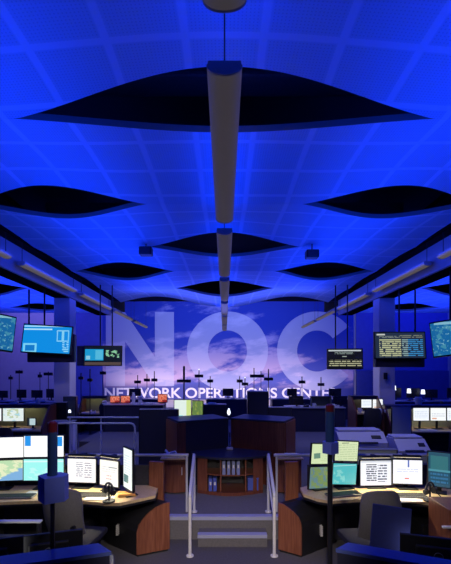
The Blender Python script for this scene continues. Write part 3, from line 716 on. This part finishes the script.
# ------------------------------------------------------------------ foreground partitions and monitor backs
def screen_wall(label, A_pt, B_pt, d, L, z):
    A_pt, B_pt, d = Vector(A_pt), Vector(B_pt), Vector(d).normalized() * L
    t = thing('desk_partition', label, 'partition', (0, 0, 0))
    poly = [A_pt, B_pt, B_pt + d, A_pt + d]; c = sum(poly, Vector((0, 0))) / 4
    part('panel', t, 'navy', P_([c + (p - c) * .985 for p in poly], .0, z - .025))
    part('top_cap', t, 'cap_blue_lit', P_(poly, z - .024, z)); return t
screen_wall('blue lit low partition top in the bottom left corner', (-.86, 2.59), (-.735, 2.47), (-.57, -.18), 1.3, 1.1)
screen_wall('blue lit low partition top in the bottom right corner', (.845, 2.6), (.735, 2.51), (.57, -.24), 1.2, 1.1)
def foredesk(label, X, Y, rz, w, dz):
    t = thing('low_desk', label, 'desk', (X, Y, 0), rz)
    part('worktop', t, 'navy', B_((0, 0, dz - .015), (w, .42, .03), .004))
    for s in (-1, 1): part('leg', t, 'black_metal', B_((s * (w / 2 - .05), 0, (dz - .03) / 2), (.05, .36, dz - .03)))
FZ = .66
foredesk('low dark desk behind the bottom left partition', -1.55, 2.93, .3, 1.35, FZ); foredesk('low dark desk behind the bottom right partition', 1.62, 2.86, -.36, 1.35, FZ)
def back_monitor(label, x0, x1, ytop, Y, yaw, h, mark, zd=FZ):
    t, zc, w, hh = monitor(label, x0, x1, ytop, ytop + h * K(Y), Y, yaw, 'blank', zd, 'monitors seen from behind in the foreground', .012, 0, 'black', True)
    if mark:
        bm = NB(); n = 28
        tube(bm, [(.03 * math.cos(2 * PI * k / n), .049, zc + .01 + .03 * math.sin(2 * PI * k / n)) for k in range(n + 1)], .002, 6)
        obj('emblem_ring', bm, 'emblem', t)
        me = text_mesh('DELL', .02); me.transform(Matrix.Rotation(PI, 4, 'Z')); me.transform(Matrix.Translation((0, .049, zc + .01))); link_mesh('emblem_letters', me, 'emblem', t)
    return t
back_monitor('monitor seen from behind with round emblem, bottom left foreground', 21, 78, 534, 2.88, 17, .25, True)
back_monitor('monitor seen from behind at the left frame edge, bottom left foreground', -40, 17, 541, 2.68, 17, .25, False)
back_monitor('monitor seen from behind with round emblem, bottom right foreground', 406, 468, 538.5, 2.8, -17, .25, True)
p = W(389.5, 527, 2.98); t = thing('desk_divider', 'plain dark blue divider panel standing before the front right grey chair', 'divider', (p.x, p.y, FZ), math.radians(-14))
part('panel', t, 'blue_panel', B_((0, 0, .285), (.285, .018, .53), .004, Matrix.Rotation(math.radians(4), 3, 'Y')))
for q in (-1, 1): part('clamp_foot', t, 'black_metal', B_((q * .1, 0, .009), (.03, .08, .016), .003))
t = thing('low_shelf', 'low black shelf with bright edge beside the left frame edge', 'shelf', (-1.98, 3.36, 0))
part('board', t, 'white', B_((0, 0, .935), (.72, .05, .016), .003)); part('board', t, 'panel', B_((0, 0, .8), (.66, .05, .02)))
for s in (-1, 1): part('side_panel', t, 'black', B_((s * .34, 0, .4635), (.02, .05, .925)))

# ------------------------------------------------------------------ ceiling-hung displays
def tv(label, x0, x1, y0, y1, Y, yaw, tilt, scr, rear=True, roll=0., poles=(-.25, .25), ptop=None, off=(.05, -.2)):
    c = W((x0 + x1) / 2, (y0 + y1) / 2, Y); ya = math.radians(yaw); w = (x1 - x0) / K(Y) / math.cos(ya); h = (y1 - y0) / K(Y)
    t = thing('hanging_display', label, 'display', c, ya, 'ceiling hung displays')
    R = Matrix.Rotation(math.radians(roll), 3, 'Y') @ Matrix.Rotation(math.radians(tilt), 3, 'X')
    cz = part('casing', t, 'black', B_((0, .04, 0), (w, .07, h), .008, R)); part('screen', t, SCR[scr], B_(R @ Vector((0, -.001, 0)), (w * .95, .012, h * .92), 0, R))
    if rear: part('rear_bracket', t, 'navy', B_((off[0], .24, off[1]), (w * .96, .24, h * .98), .02))
    top = (ptop or Z0 + .02) - c.z
    for s in poles: part('mount_pole', t, 'black_metal', C_((s, .14, -.05), (s, .14, top), .02))
    part('mount_plate', t, 'black_metal', B_((0, .1, 0), (w * .5, .06, .2)))
    return t
tv('wide blue display hung at left with pale panels on it', 23.5, 70.5, 324.5, 354, 9.0, 8, -10, 'tvblue', True, 3, (-.45, -.1), 4.15)
tv('smaller display at left, blue half and dark half with green', 84, 121.5, 345.5, 366, 11.3, 6, -6, 'tvsplit', True, 0, (-.1, .25), None, (-.24, .0))
tv('narrow display cut by the left frame edge', -19, 8, 312, 350, 7.0, 44, -8, 'tvaqua', False, 8, (0,), 4.15)
tv('wide display with cream and blue table rows hung at right', 375, 425, 331.5, 359, 9.0, -5, -6, 'tvtable', True, 0, (.03, .4), 4.15)
tv('dark display with pale text bands hung before the letter C', 327.5, 362.5, 348.5, 369, 11.3, -6, -5, 'tvterm', True, 0, (-.25, .1), None, (.02, -.02))
tv('tilted aqua display near the right frame edge', 436, 464, 319, 356, 7.2, -34, -8, 'tvaqua', False, -7, (0,), 4.15)

# ------------------------------------------------------------------ middle workstations (open hoods facing the camera)
def hood(label, x0, x1, Y, ytop, ydesk, zf=0., depth=.75, pan='olive', lit=2.0, side='darkwood', top='navy', hood_d=.35):
    X0, X1 = (x0 - CX) / K(Y), (x1 - CX) / K(Y); w = X1 - X0
    zd = CZ - (ydesk - HY) / K(Y); zt = CZ - (ytop - HY) / K(Y + depth - hood_d)
    t = thing('hooded_desk', label, 'desk', ((X0 + X1) / 2, Y, zf)); zd -= zf; zt -= zf
    part('worktop', t, 'maple', B_((0, depth / 2, zd - .018), (w - .05, depth, .034), .004))
    part('back_panel', t, pan, B_((0, depth - .02, zt / 2), (w - .05, .03, zt - .03)))
    part('modesty_panel', t, 'panel', B_((0, depth * .75, zd / 2 - .02), (w - .06, .02, zd - .05)))
    part('hood_shelf', t, top, B_((0, depth - hood_d / 2, zt), (w + .02, hood_d, .03), .006)); part('hood_lip', t, top, B_((0, depth - hood_d + .012, zt - .045), (w - .04, .02, .06)))
    for s in (-1, 1): part('side_panel', t, side, P_([(0, 0), (depth, 0), (depth, zt - .017), (depth - hood_d, zt - .017), (.0, zd + .04)], -.018, .018, 'y')).matrix_local = Matrix.Translation((s * (w / 2 - .0), 0, 0)) @ Matrix.Rotation(PI / 2, 4, 'Z')
    if lit:
        part('task_light', t, 'warm_lamp', B_((0, depth - hood_d + .1, zt - .03), (w * .6, .05, .02)))
    return zd + zf, zt + zf
z, zt = hood('left middle hooded workstation holding the pale map screen', -34, 41.5, 8.9, 405, 430.5)
gm = 'small lit screens of the middle workstations'
HOODZ = zt
monitor('pale map screen in the left middle hooded workstation', 3.5, 23.5, 408.3, 421, 9.25, 2, 'pale_map', z, gm)
monitor('pale screen sliver at the left frame edge, left middle workstation', -19, .8, 408.5, 421, 9.2, 6, 'white_small', z, gm)
monitor('small tilted phone screen beside the pale map screen', 28, 35.5, 418.5, 425, 9.1, 0, 'phone_screen', z, gm, .02)
papers('pale papers in front of the pale map screen', (22 - CX) / K(9), 9.05, z, .45, .16, 3)
hutch_box('black tall partition between the left hooded desk and the grey green one', (43.5 - CX) / K(9.6), (64 - CX) / K(9.6), 9.75, 0, CZ - (402 - HY) / K(9.75), .1, 'black')
t = thing('counter_ledge', 'blue lit ledge in front of the black tall partition at left', 'counter', ((62.5 - CX) / K(9.3), 9.35, 0))
part('ledge_top', t, 'laminate', B_((0, 0, CZ - (421.5 - HY) / K(9.3)), (.54, .3, .03), .004))
for s in (-1, 1): part('support', t, 'column', B_((s * .22, .02, .47), (.08, .18, .94)))
hutch_box('grey green fabric partition left of the railings', (64 - CX) / K(9.9), (75.5 - CX) / K(9.9), 9.95, 0, CZ - (396 - HY) / K(9.95), .12, 'olive')
z, zt = hood('green grey hooded workstation left of the orange screens', 78, 103, 13.2, 396.5, 413.5)
phone('white telephone on the desk of the green grey hooded workstation', (93 - CX) / K(13.4), 13.4, z, .2, 'white'); papers('white papers on the desk of the green grey hooded workstation', (86 - CX) / K(13.4), 13.42, z, .28, .2, 4)
# right
z, zt = hood('right middle hooded workstation with a row of white screens', 392.5, 476, 8.9, 406, 431.5, pan='teal_panel')
hutch_box('dark grey green panel at the left end of the right middle workstation', (393 - CX) / K(8.8), (412 - CX) / K(8.8), 8.86, 0, CZ - (407 - HY) / K(8.86), .04, 'teal_panel')
monitor('white screen beside the dark grey green panel, first of the right middle row', 413, 428.8, 408, 420.5, 9.25, 2, 'white_small', z, gm)
monitor('white screen in the middle of the right middle row', 430.5, 445.5, 408, 420.5, 9.25, -2, 'white_red', z, gm)
monitor('white screen at the right frame edge, right middle row', 447.5, 463, 408, 420.5, 9.2, -6, 'white_small', z, gm)
papers('pale papers on the worktop before the right middle row of screens', (427 - CX) / K(9.05), 9.06, z, .42, .15, 3)
mug('white mug on the hood of the right middle workstation', (418.5 - CX) / K(9.45), 9.45, zt + .017, 1.9)
z, zt = hood('hooded workstation with two small white screens, right of the mural', 356.5, 383.5, 9.1, 396.5, 413, PLAT, .6, pan='panel', hood_d=.25)
monitor('left one of two small white screens right of the mural', 361.2, 371.3, 398.6, 407.5, 9.5, 3, 'white_small', z, gm)
monitor('right one of two small white screens right of the mural', 372.8, 382.4, 399.2, 408.6, 9.5, -3, 'white_red', z, gm)
phone('white telephone beside the two small white screens', (380 - CX) / K(9.22), 9.22, z, .4, 'white')
mug('white mug at the left end of the two-screen desk', (359.5 - CX) / K(9.2), 9.2, z, 1.1)
# desks on the raised floor
DESKS = []
def desk(label, x0, x1, Y, zf, zt, d=.7, m='navy', top='laminate', cat='desk'):
    X0, X1 = (x0 - CX) / K(Y), (x1 - CX) / K(Y); w = X1 - X0; DESKS.append((X0, X1, Y, Y + d, zt))
    t = thing('panel_desk', label, cat, ((X0 + X1) / 2, Y, zf)); h = zt - zf
    part('worktop', t, top, B_((0, d / 2, h - .015), (w, d, .03), .005)); part('front_panel', t, m, B_((0, .05, (h - .03) / 2), (w - .04, .02, h - .03)))
    for s in (-1, 1): part('side_panel', t, m, B_((s * (w / 2 - .02), d / 2, (h - .03) / 2), (.03, d - .04, h - .03)))
    return zt
zt = desk('dark fronted desk on the raised floor at left, orange screens on it', 103, 163, 11.7, PLAT, CZ - (404.5 - HY) / K(11.7))
monitor('left orange red screen on the dark fronted desk behind the railings', 110.5, 119.5, 396.3, 402.3, 12.1, 4, 'orange', zt, 'orange screens', .02)
monitor('right orange red screen on the dark fronted desk behind the railings', 121, 130, 396, 402.5, 12.1, -4, 'orange', zt, 'orange screens', .02)
t = thing('flask', 'tall white flask on the dark fronted desk right of the orange screens', 'flask', ((133.5 - CX) / K(11.9), 11.9, zt)); part('body', t, 'lamp_lit' if False else 'white', C_((0, 0, 0), (0, 0, .3), .05, n=18)); part('cap', t, 'white', C_((0, 0, .3), (0, 0, .36), .035, .03))
monitor('monitor with orange red picture beside the white and green screens', 158, 167, 394.5, 402, 12.1, -8, 'orange', zt, 'orange screens', .02)
papers('white papers on the dark fronted desk at left', (149 - CX) / K(11.95), 11.95, zt, .3, .2, 6)
zt = desk('dark fronted desk with bright top edge on the raised floor at right', 287, 346, 11.7, PLAT, CZ - (407.5 - HY) / K(11.7))
phone('white telephone on the dark fronted desk at right', (335 - CX) / K(11.85), 11.83, zt, .2, 'white')
phone('black telephone on the dark fronted desk at right', (306 - CX) / K(11.9), 11.9, zt, -.2, 'black')
t = thing('task_hood', 'olive screen hood standing on the right dark fronted desk', 'screen', ((322 - CX) / K(12), 12.05, zt)); part('panel', t, 'olive', B_((0, .2, .15), (.62, .02, .3))); part('side', t, 'olive', B_((-.31, .1, .15), (.02, .2, .3))); part('side', t, 'olive', B_((.31, .1, .15), (.02, .2, .3))); part('hood_top', t, 'navy', B_((0, .1, .305), (.66, .24, .02)))
for i, (px, lab) in enumerate(((296, 'first from the left'), (340, 'at its right end'))):
    t, _, _, _ = monitor('dark unlit monitor back on the right dark fronted desk, ' + lab, px - 7, px + 7, 396.5, 404, 12.1, 10, 'phone_screen', zt, 'dark monitor backs', .015, 0, 'black', True)
# screens behind the console
zt = desk('dark desk behind the left console wing holding the white and green screens', 168, 206, 7.6, PLAT, 1.22, .5, 'navy', 'navy')
monitor('white and yellow green screen left behind the central console', 174.5, 191, 400, 421.5, 7.75, 4, 'white_green', zt, 'screens behind the console', .012)
monitor('olive green screen right of the white one behind the central console', 192.5, 203, 401, 421, 7.72, -24, 'green', zt, 'screens behind the console', .012)
papers('white papers on the dark desk behind the left console wing', (186 - CX) / K(7.64), 7.66, zt, .14, .08, 3)
# blue lavender machines behind the right workstation
def printer(label, x0, x1, y0, y1, Y, zf, m='lav'):
    X0, X1 = (x0 - CX) / K(Y), (x1 - CX) / K(Y); w = X1 - X0; zt = CZ - (y0 - HY) / K(Y + .3); h = zt - zf
    t = thing('printer', label, 'printer', ((X0 + X1) / 2, Y, zf), 0, 'machines behind the front right workstation')
    part('body', t, m, P_([(0, 0), (.5, 0), (.5, h), (.2, h), (0, h - .16)], -w / 2, w / 2, 'y')).matrix_local = Matrix.Rotation(PI / 2, 4, 'Z')
    part('scanner_lid', t, m, B_((0, .36, h + .02), (w * .92, .28, .036), .01)); part('paper_tray', t, 'black', B_((0, .06, h - .13), (w * .6, .16, .014), .003, Matrix.Rotation(.5, 3, 'X')))
    part('control_panel', t, 'black', B_((w * .3, .1, h - .075), (w * .2, .07, .02), .003, Matrix.Rotation(.66, 3, 'X')))
printer('lavender machine left of the pair behind the front right workstation', 340, 388, 431, 447, 6.6, PLAT)
printer('lavender machine right of the pair behind the front right workstation', 399, 431, 438, 454, 6.2, PLAT)
hutch_box('pale low panel between the lavender machines and the right dark marked screen', (357 - CX) / K(5.6), (396 - CX) / K(5.6), 5.62, PLAT, CZ - (449 - HY) / K(5.62), .08, 'teal_panel')
hutch_box('pale low panel behind the right document screen', (398 - CX) / K(5.6), (428 - CX) / K(5.6), 5.55, PLAT, CZ - (454 - HY) / K(5.55), .06, 'teal_panel')
# small white reading lamps right
for i, (px, py, lab) in enumerate(((394, 388, 'leftmost'), (409, 391, 'middle'), (423, 392, 'rightmost'))):
    Y = 14.62; zb = 1.0
    t = thing('reading_lamp', 'small white lit lamp, %s of three on the far right desks' % lab, 'lamp', ((px - CX) / K(Y), Y, zb), 0, 'white lamps far right')
    zc = CZ - (py - HY) / K(Y) - zb
    part('base', t, 'black', C_((0, 0, 0), (0, 0, .02), .07)); part('stem', t, 'black_metal', C_((0, 0, .02), (0, 0, zc), .01)); part('shade', t, 'lamp_lit', C_((0, 0, zc - .08), (0, 0, zc + .09), .075, .06))
# far rows of dark desks with monitor backs
fars = [(-40, 12, 14.4, 'far left desk at the frame edge'), (14, 60, 14.4, 'far left desk beneath the wide blue display'), (386, 440, 14.4, 'far right desk holding the white lamps'), (444, 500, 14.4, 'far right desk at the frame edge'),
        (110, 160, 16.6, 'far desk before the letter N'), (206, 250, 16.6, 'far desk before the letter O'), (272, 312, 16.6, 'far desk between the letters O and C'), (318, 352, 16.6, 'far desk before the letter C')]
fz = []
for x0, x1, Y, lab in fars: fz.append((desk(lab + ', dark and low', x0, x1, Y, 0, 1.0 if Y < 15 else .9), x0, x1, Y, lab))
wd = ['left', 'middle', 'right']
for zt, x0, x1, Y, lab in fz:
    n = (3 if x1 - x0 > 42 else 2) if Y < 15 else 1
    for k in range(n):
        px = x0 + (x1 - x0) * (k + .5) / n
        ww = random.uniform(4.6, 6.2); hh = 3.4 if Y > 15 else random.uniform(3.2, 4.8)
        pt = HY + (CZ - zt - .12) * K(Y + .35) - 2 * hh
        monitor('dark monitor back, %s one on the %s' % (('only' if n == 1 else wd[k] if n == 3 else wd[2 * k]), lab), px - ww, px + ww, pt, pt + 2 * hh, Y + .45, random.uniform(-14, 14), 'phone_screen', zt, 'dark monitor backs', .015, 0, 'black', True)
    papers('pale papers on the ' + lab, (x0 + (x1 - x0) * .22 - CX) / K(Y), Y + .16, zt, .3, .2, 5)
    phone('pale telephone on the ' + lab, (x0 + (x1 - x0) * .6 - CX) / K(Y), Y + .12, zt, .3, 'white')
# distant beacon poles: x, crossbar y, top y, crossbar width px
for px, yb, yt, wpx, Y, lab in ((184, 381, 366, 14, 10.5, 'large dark beacon pole between the letters N and O'), (136, 382, 375, 6.5, 16.9, 'dark beacon pole before the left stem of the letter N'), (145.5, 380, 374, 6, 16.9, 'dark beacon pole before the middle of the letter N'),
        (153, 380, 371, 6, 16.9, 'dark beacon pole before the right stem of the letter N'), (199, 376, 369, 8.5, 15.5, 'dark beacon pole with lit top at the lower left of the letter O'), (210, 381, 376, 6, 16.9, 'short dark beacon pole at the bottom left of the letter O'),
        (240, 381, 376, 6, 16.9, 'short dark beacon pole at the bottom right of the letter O'), (245, 384, 377, 6.5, 15.5, 'low dark beacon pole with lit top at the bottom right of the letter O'), (254, 376, 368, 8, 15.5, 'tall dark beacon pole on the right side of the letter O'),
        (261, 376, 371, 6, 16.9, 'thin dark beacon pole in the gap right of the letter O'), (268.5, 379, 369, 9, 13.4, 'wide barred dark beacon pole between the letters O and C'), (302, 382, 376.5, 6.5, 15.5, 'dark beacon pole at the lower left of the letter C'),
        (321, 384.5, 377, 6.5, 15.5, 'dark beacon pole under the middle of the letter C'), (20.5, 372, 370, 7, 14.9, 'dark beacon pole under the left end of the wide blue display'), (38.5, 376, 372, 4, 14.9, 'thin dark beacon pole under the wide blue display'),
        (47, 374, 371.5, 9, 14.9, 'wide barred dark beacon pole under the wide blue display'), (62, 380, 375, 6, 14.9, 'dark beacon pole with lit white top before the left column'), (81, 378, 373, 5, 13.0, 'dark beacon pole right of the left column'),
        (90, 380, 369, 5, 13.0, 'tall dark beacon pole beneath the smaller left display'), (103, 373, 371, 6, 14.0, 'dark beacon pole right of the smaller left display'), (9, 378, 375, 4, 14.9, 'short dark beacon pole near the left frame edge')):
    X = (px - CX) / K(Y); zb = PLAT if abs(X) < 3.9 and Y < 12.9 else 0
    for a, b, c, d, e in DESKS:
        if a - .06 < X < b + .06 and c - .06 < Y < d + .06: zb = e; X = min(max(X, a + .06), b - .06); Y = min(max(Y, c + .62), d - .06)
    beacon(lab, X, Y, zb, CZ - (yb + 1.5 - HY) / K(Y), CZ - (yt - HY) / K(Y), wpx / K(Y), 3. / K(Y), .014 if Y > 11 else .02, .02 if Y > 11 else .028, 'distant beacon poles', False, px in (62, 199, 245))

papers('white papers on top of the left middle hood', (30 - CX) / K(9.45), 9.46, HOODZ + .018, .25, .16, 5)
phone('pale telephone on top of the left middle hood', (13 - CX) / K(9.45), 9.46, HOODZ + .018, .2, 'white')
mug('white mug on top of the left middle hood', (37.5 - CX) / K(9.4), 9.42, HOODZ + .018, 1.2)
t = thing('desk_lamp', 'small lit lamp on the ledge beside the black tall partition', 'lamp', ((68 - CX) / K(9.3), 9.4, CZ - (421.5 - HY) / K(9.3) + .016))
part('base', t, 'black', C_((0, 0, 0), (0, 0, .015), .05)); part('stem', t, 'black_metal', C_((0, 0, .015), (0, 0, .2), .008)); part('shade', t, 'lamp_lit', C_((0, 0, .19), (0, 0, .26), .035, .025))
ZL = CZ - (404.5 - HY) / K(11.7); ZR = CZ - (407.5 - HY) / K(11.7)
phone('pale telephone at the left end of the left dark fronted desk', (106 - CX) / K(11.9), 11.9, ZL, -.3, 'white')
mug('white mug on the left dark fronted desk between flask and papers', (140 - CX) / K(11.85), 11.85, ZL, 1.3)
papers('white papers at the left end of the right dark fronted desk', (291 - CX) / K(11.85), 11.85, ZR, .24, .2, 8, .2)
mug('white mug on the right dark fronted desk beside the olive hood', (314 - CX) / K(11.8), 11.8, ZR, 1.2)
papers('white papers on the dark low partition behind the left console wing', (212 - CX) / K(8.1), 8.1, CZ - (404 - HY) / K(8.1) + .003, .16, .14, 5)
# ------------------------------------------------------------------ lights
BLUE = (.0, .05, 1.0)
def area(name, loc, sx, sy, power, col, rot=(0, 0, 0), spread=PI):
    l = bpy.data.lights.new(name, 'AREA'); l.shape = 'RECTANGLE'; l.size = sx; l.size_y = sy; l.energy = power; l.color = col; l.spread = spread
    o = bpy.data.objects.new(name, l); COL.objects.link(o); o.location = loc; o.rotation_euler = rot; return o
UP = (PI, 0, 0)
for k in range(6): area('pendant_uplight', (0, 2.52 + 3.05 * (k - .6) + 1.0, HL + .06), .2, 2.5, 12, BLUE, UP)
for s in (-1, 1):
    area('uplight_fill', (s * 2.2, 6.6, HL - .35), 1.6, 12.5, 150, BLUE, UP)  # broad lamp in mid-air, added to even out the ceiling's blue
    area('side_uplight', (s * 7.6, 11, HL - .9), 4., 11., 420, (.02, .06, 1.), UP)
    area('beam_uplight', (s * 3.72, 7.5, HL + .02), .05, 12., 20, (.03, .06, 1.), (0, s * -PI / 2, 0))
    area('wall_wash', (s * 10.2, 18.0, 7.8), 4., .5, 120, (.2, .17, 1.) if s < 0 else (.04, .07, 1.), (math.radians(40), 0, 0), 2.2)
area('ceiling_end_wash', (0, 12.8, HL - .3), 6., 2., 75, (.14, .17, 1.), UP)
area('mural_wash', (0, 17.0, 7.9), 10, .5, 250, (.3, .38, 1.), (math.radians(40), 0, 0), 1.9)
area('mural_foot_wash', (.2, 19.6, .4), 12, .3, 110, (1., .78, .84), (math.radians(118), 0, 0), 2.2)
def spot(name, loc, aim, power, col, ang, blend=.5, r=.15):
    l = bpy.data.lights.new(name, 'SPOT'); l.energy = power; l.color = col; l.spot_size = math.radians(ang); l.spot_blend = blend; l.shadow_soft_size = r
    o = bpy.data.objects.new(name, l); COL.objects.link(o); o.location = loc
    o.rotation_euler = (Vector(aim) - Vector(loc)).to_track_quat('-Z', 'Y').to_euler(); return o
spot('front_fill_spot', (0, -.6, 3.4), (0, 4.6, .1), 850, (1, .86, .8), 29, .9)  # added fill from behind the camera for posts, steps and pedestals
spot('console_fill_spot', (.1, 3.4, 4.5), (.1, 6.5, .9), 70, (1, .82, .75), 40, .6)  # added fill without a fixture, brings out the console's wood
for s in (-1, 1):
    spot('chair_fill_spot', (-s * 1.2, .4, 4.5), (s * 1.6, 4.2, .8), 290, (1, .9, .8), 24, .5)  # added fill aimed at the grey chairs, no fixture
    spot('aisle_fill_spot', (s * 2.6, 5.7, 4.52), (s * 2.3, 7.6, .3), 105, (.95, .9, 1.), 62, .7)  # added fill for the raised floor and the lavender machines
    spot('middle_fill_spot', (s * 2.6, 9.7, 4.5), (s * 3.2, 11.4, .3), 90, (.95, .9, 1.), 80, .7)  # added neutral fill over the middle desks
    spot('column_fill_spot', (s * 2.6, 5.7, 4.52), (s * 4.4, 10.2, 2.2), 55, (.7, .6, 1.), 20, .8)  # added fill that lightens the columns
w = bpy.data.worlds.new('World'); S.world = w; w.use_nodes = True
w.node_tree.nodes['Background'].inputs[0].default_value = (.05, .07, .35, 1); w.node_tree.nodes['Background'].inputs[1].default_value = .05

# ------------------------------------------------------------------ camera
cam = bpy.data.cameras.new('Camera'); co = bpy.data.objects.new('Camera', cam); COL.objects.link(co)
co.location = (0, 0, CZ); co.rotation_euler = (PI / 2, 0, 0)
cam.sensor_fit = 'HORIZONTAL'; cam.sensor_width = 36; cam.lens = F / 451 * 36
cam.shift_x = (225.5 - CX) / 451; cam.shift_y = (HY - 282) / 451
cam.clip_start = .05; cam.clip_end = 100
S.camera = co
S.view_settings.view_transform = 'Standard'; S.view_settings.look = 'None'; S.view_settings.exposure = 0; S.view_settings.gamma = 1; S.view_settings.use_curve_mapping = False
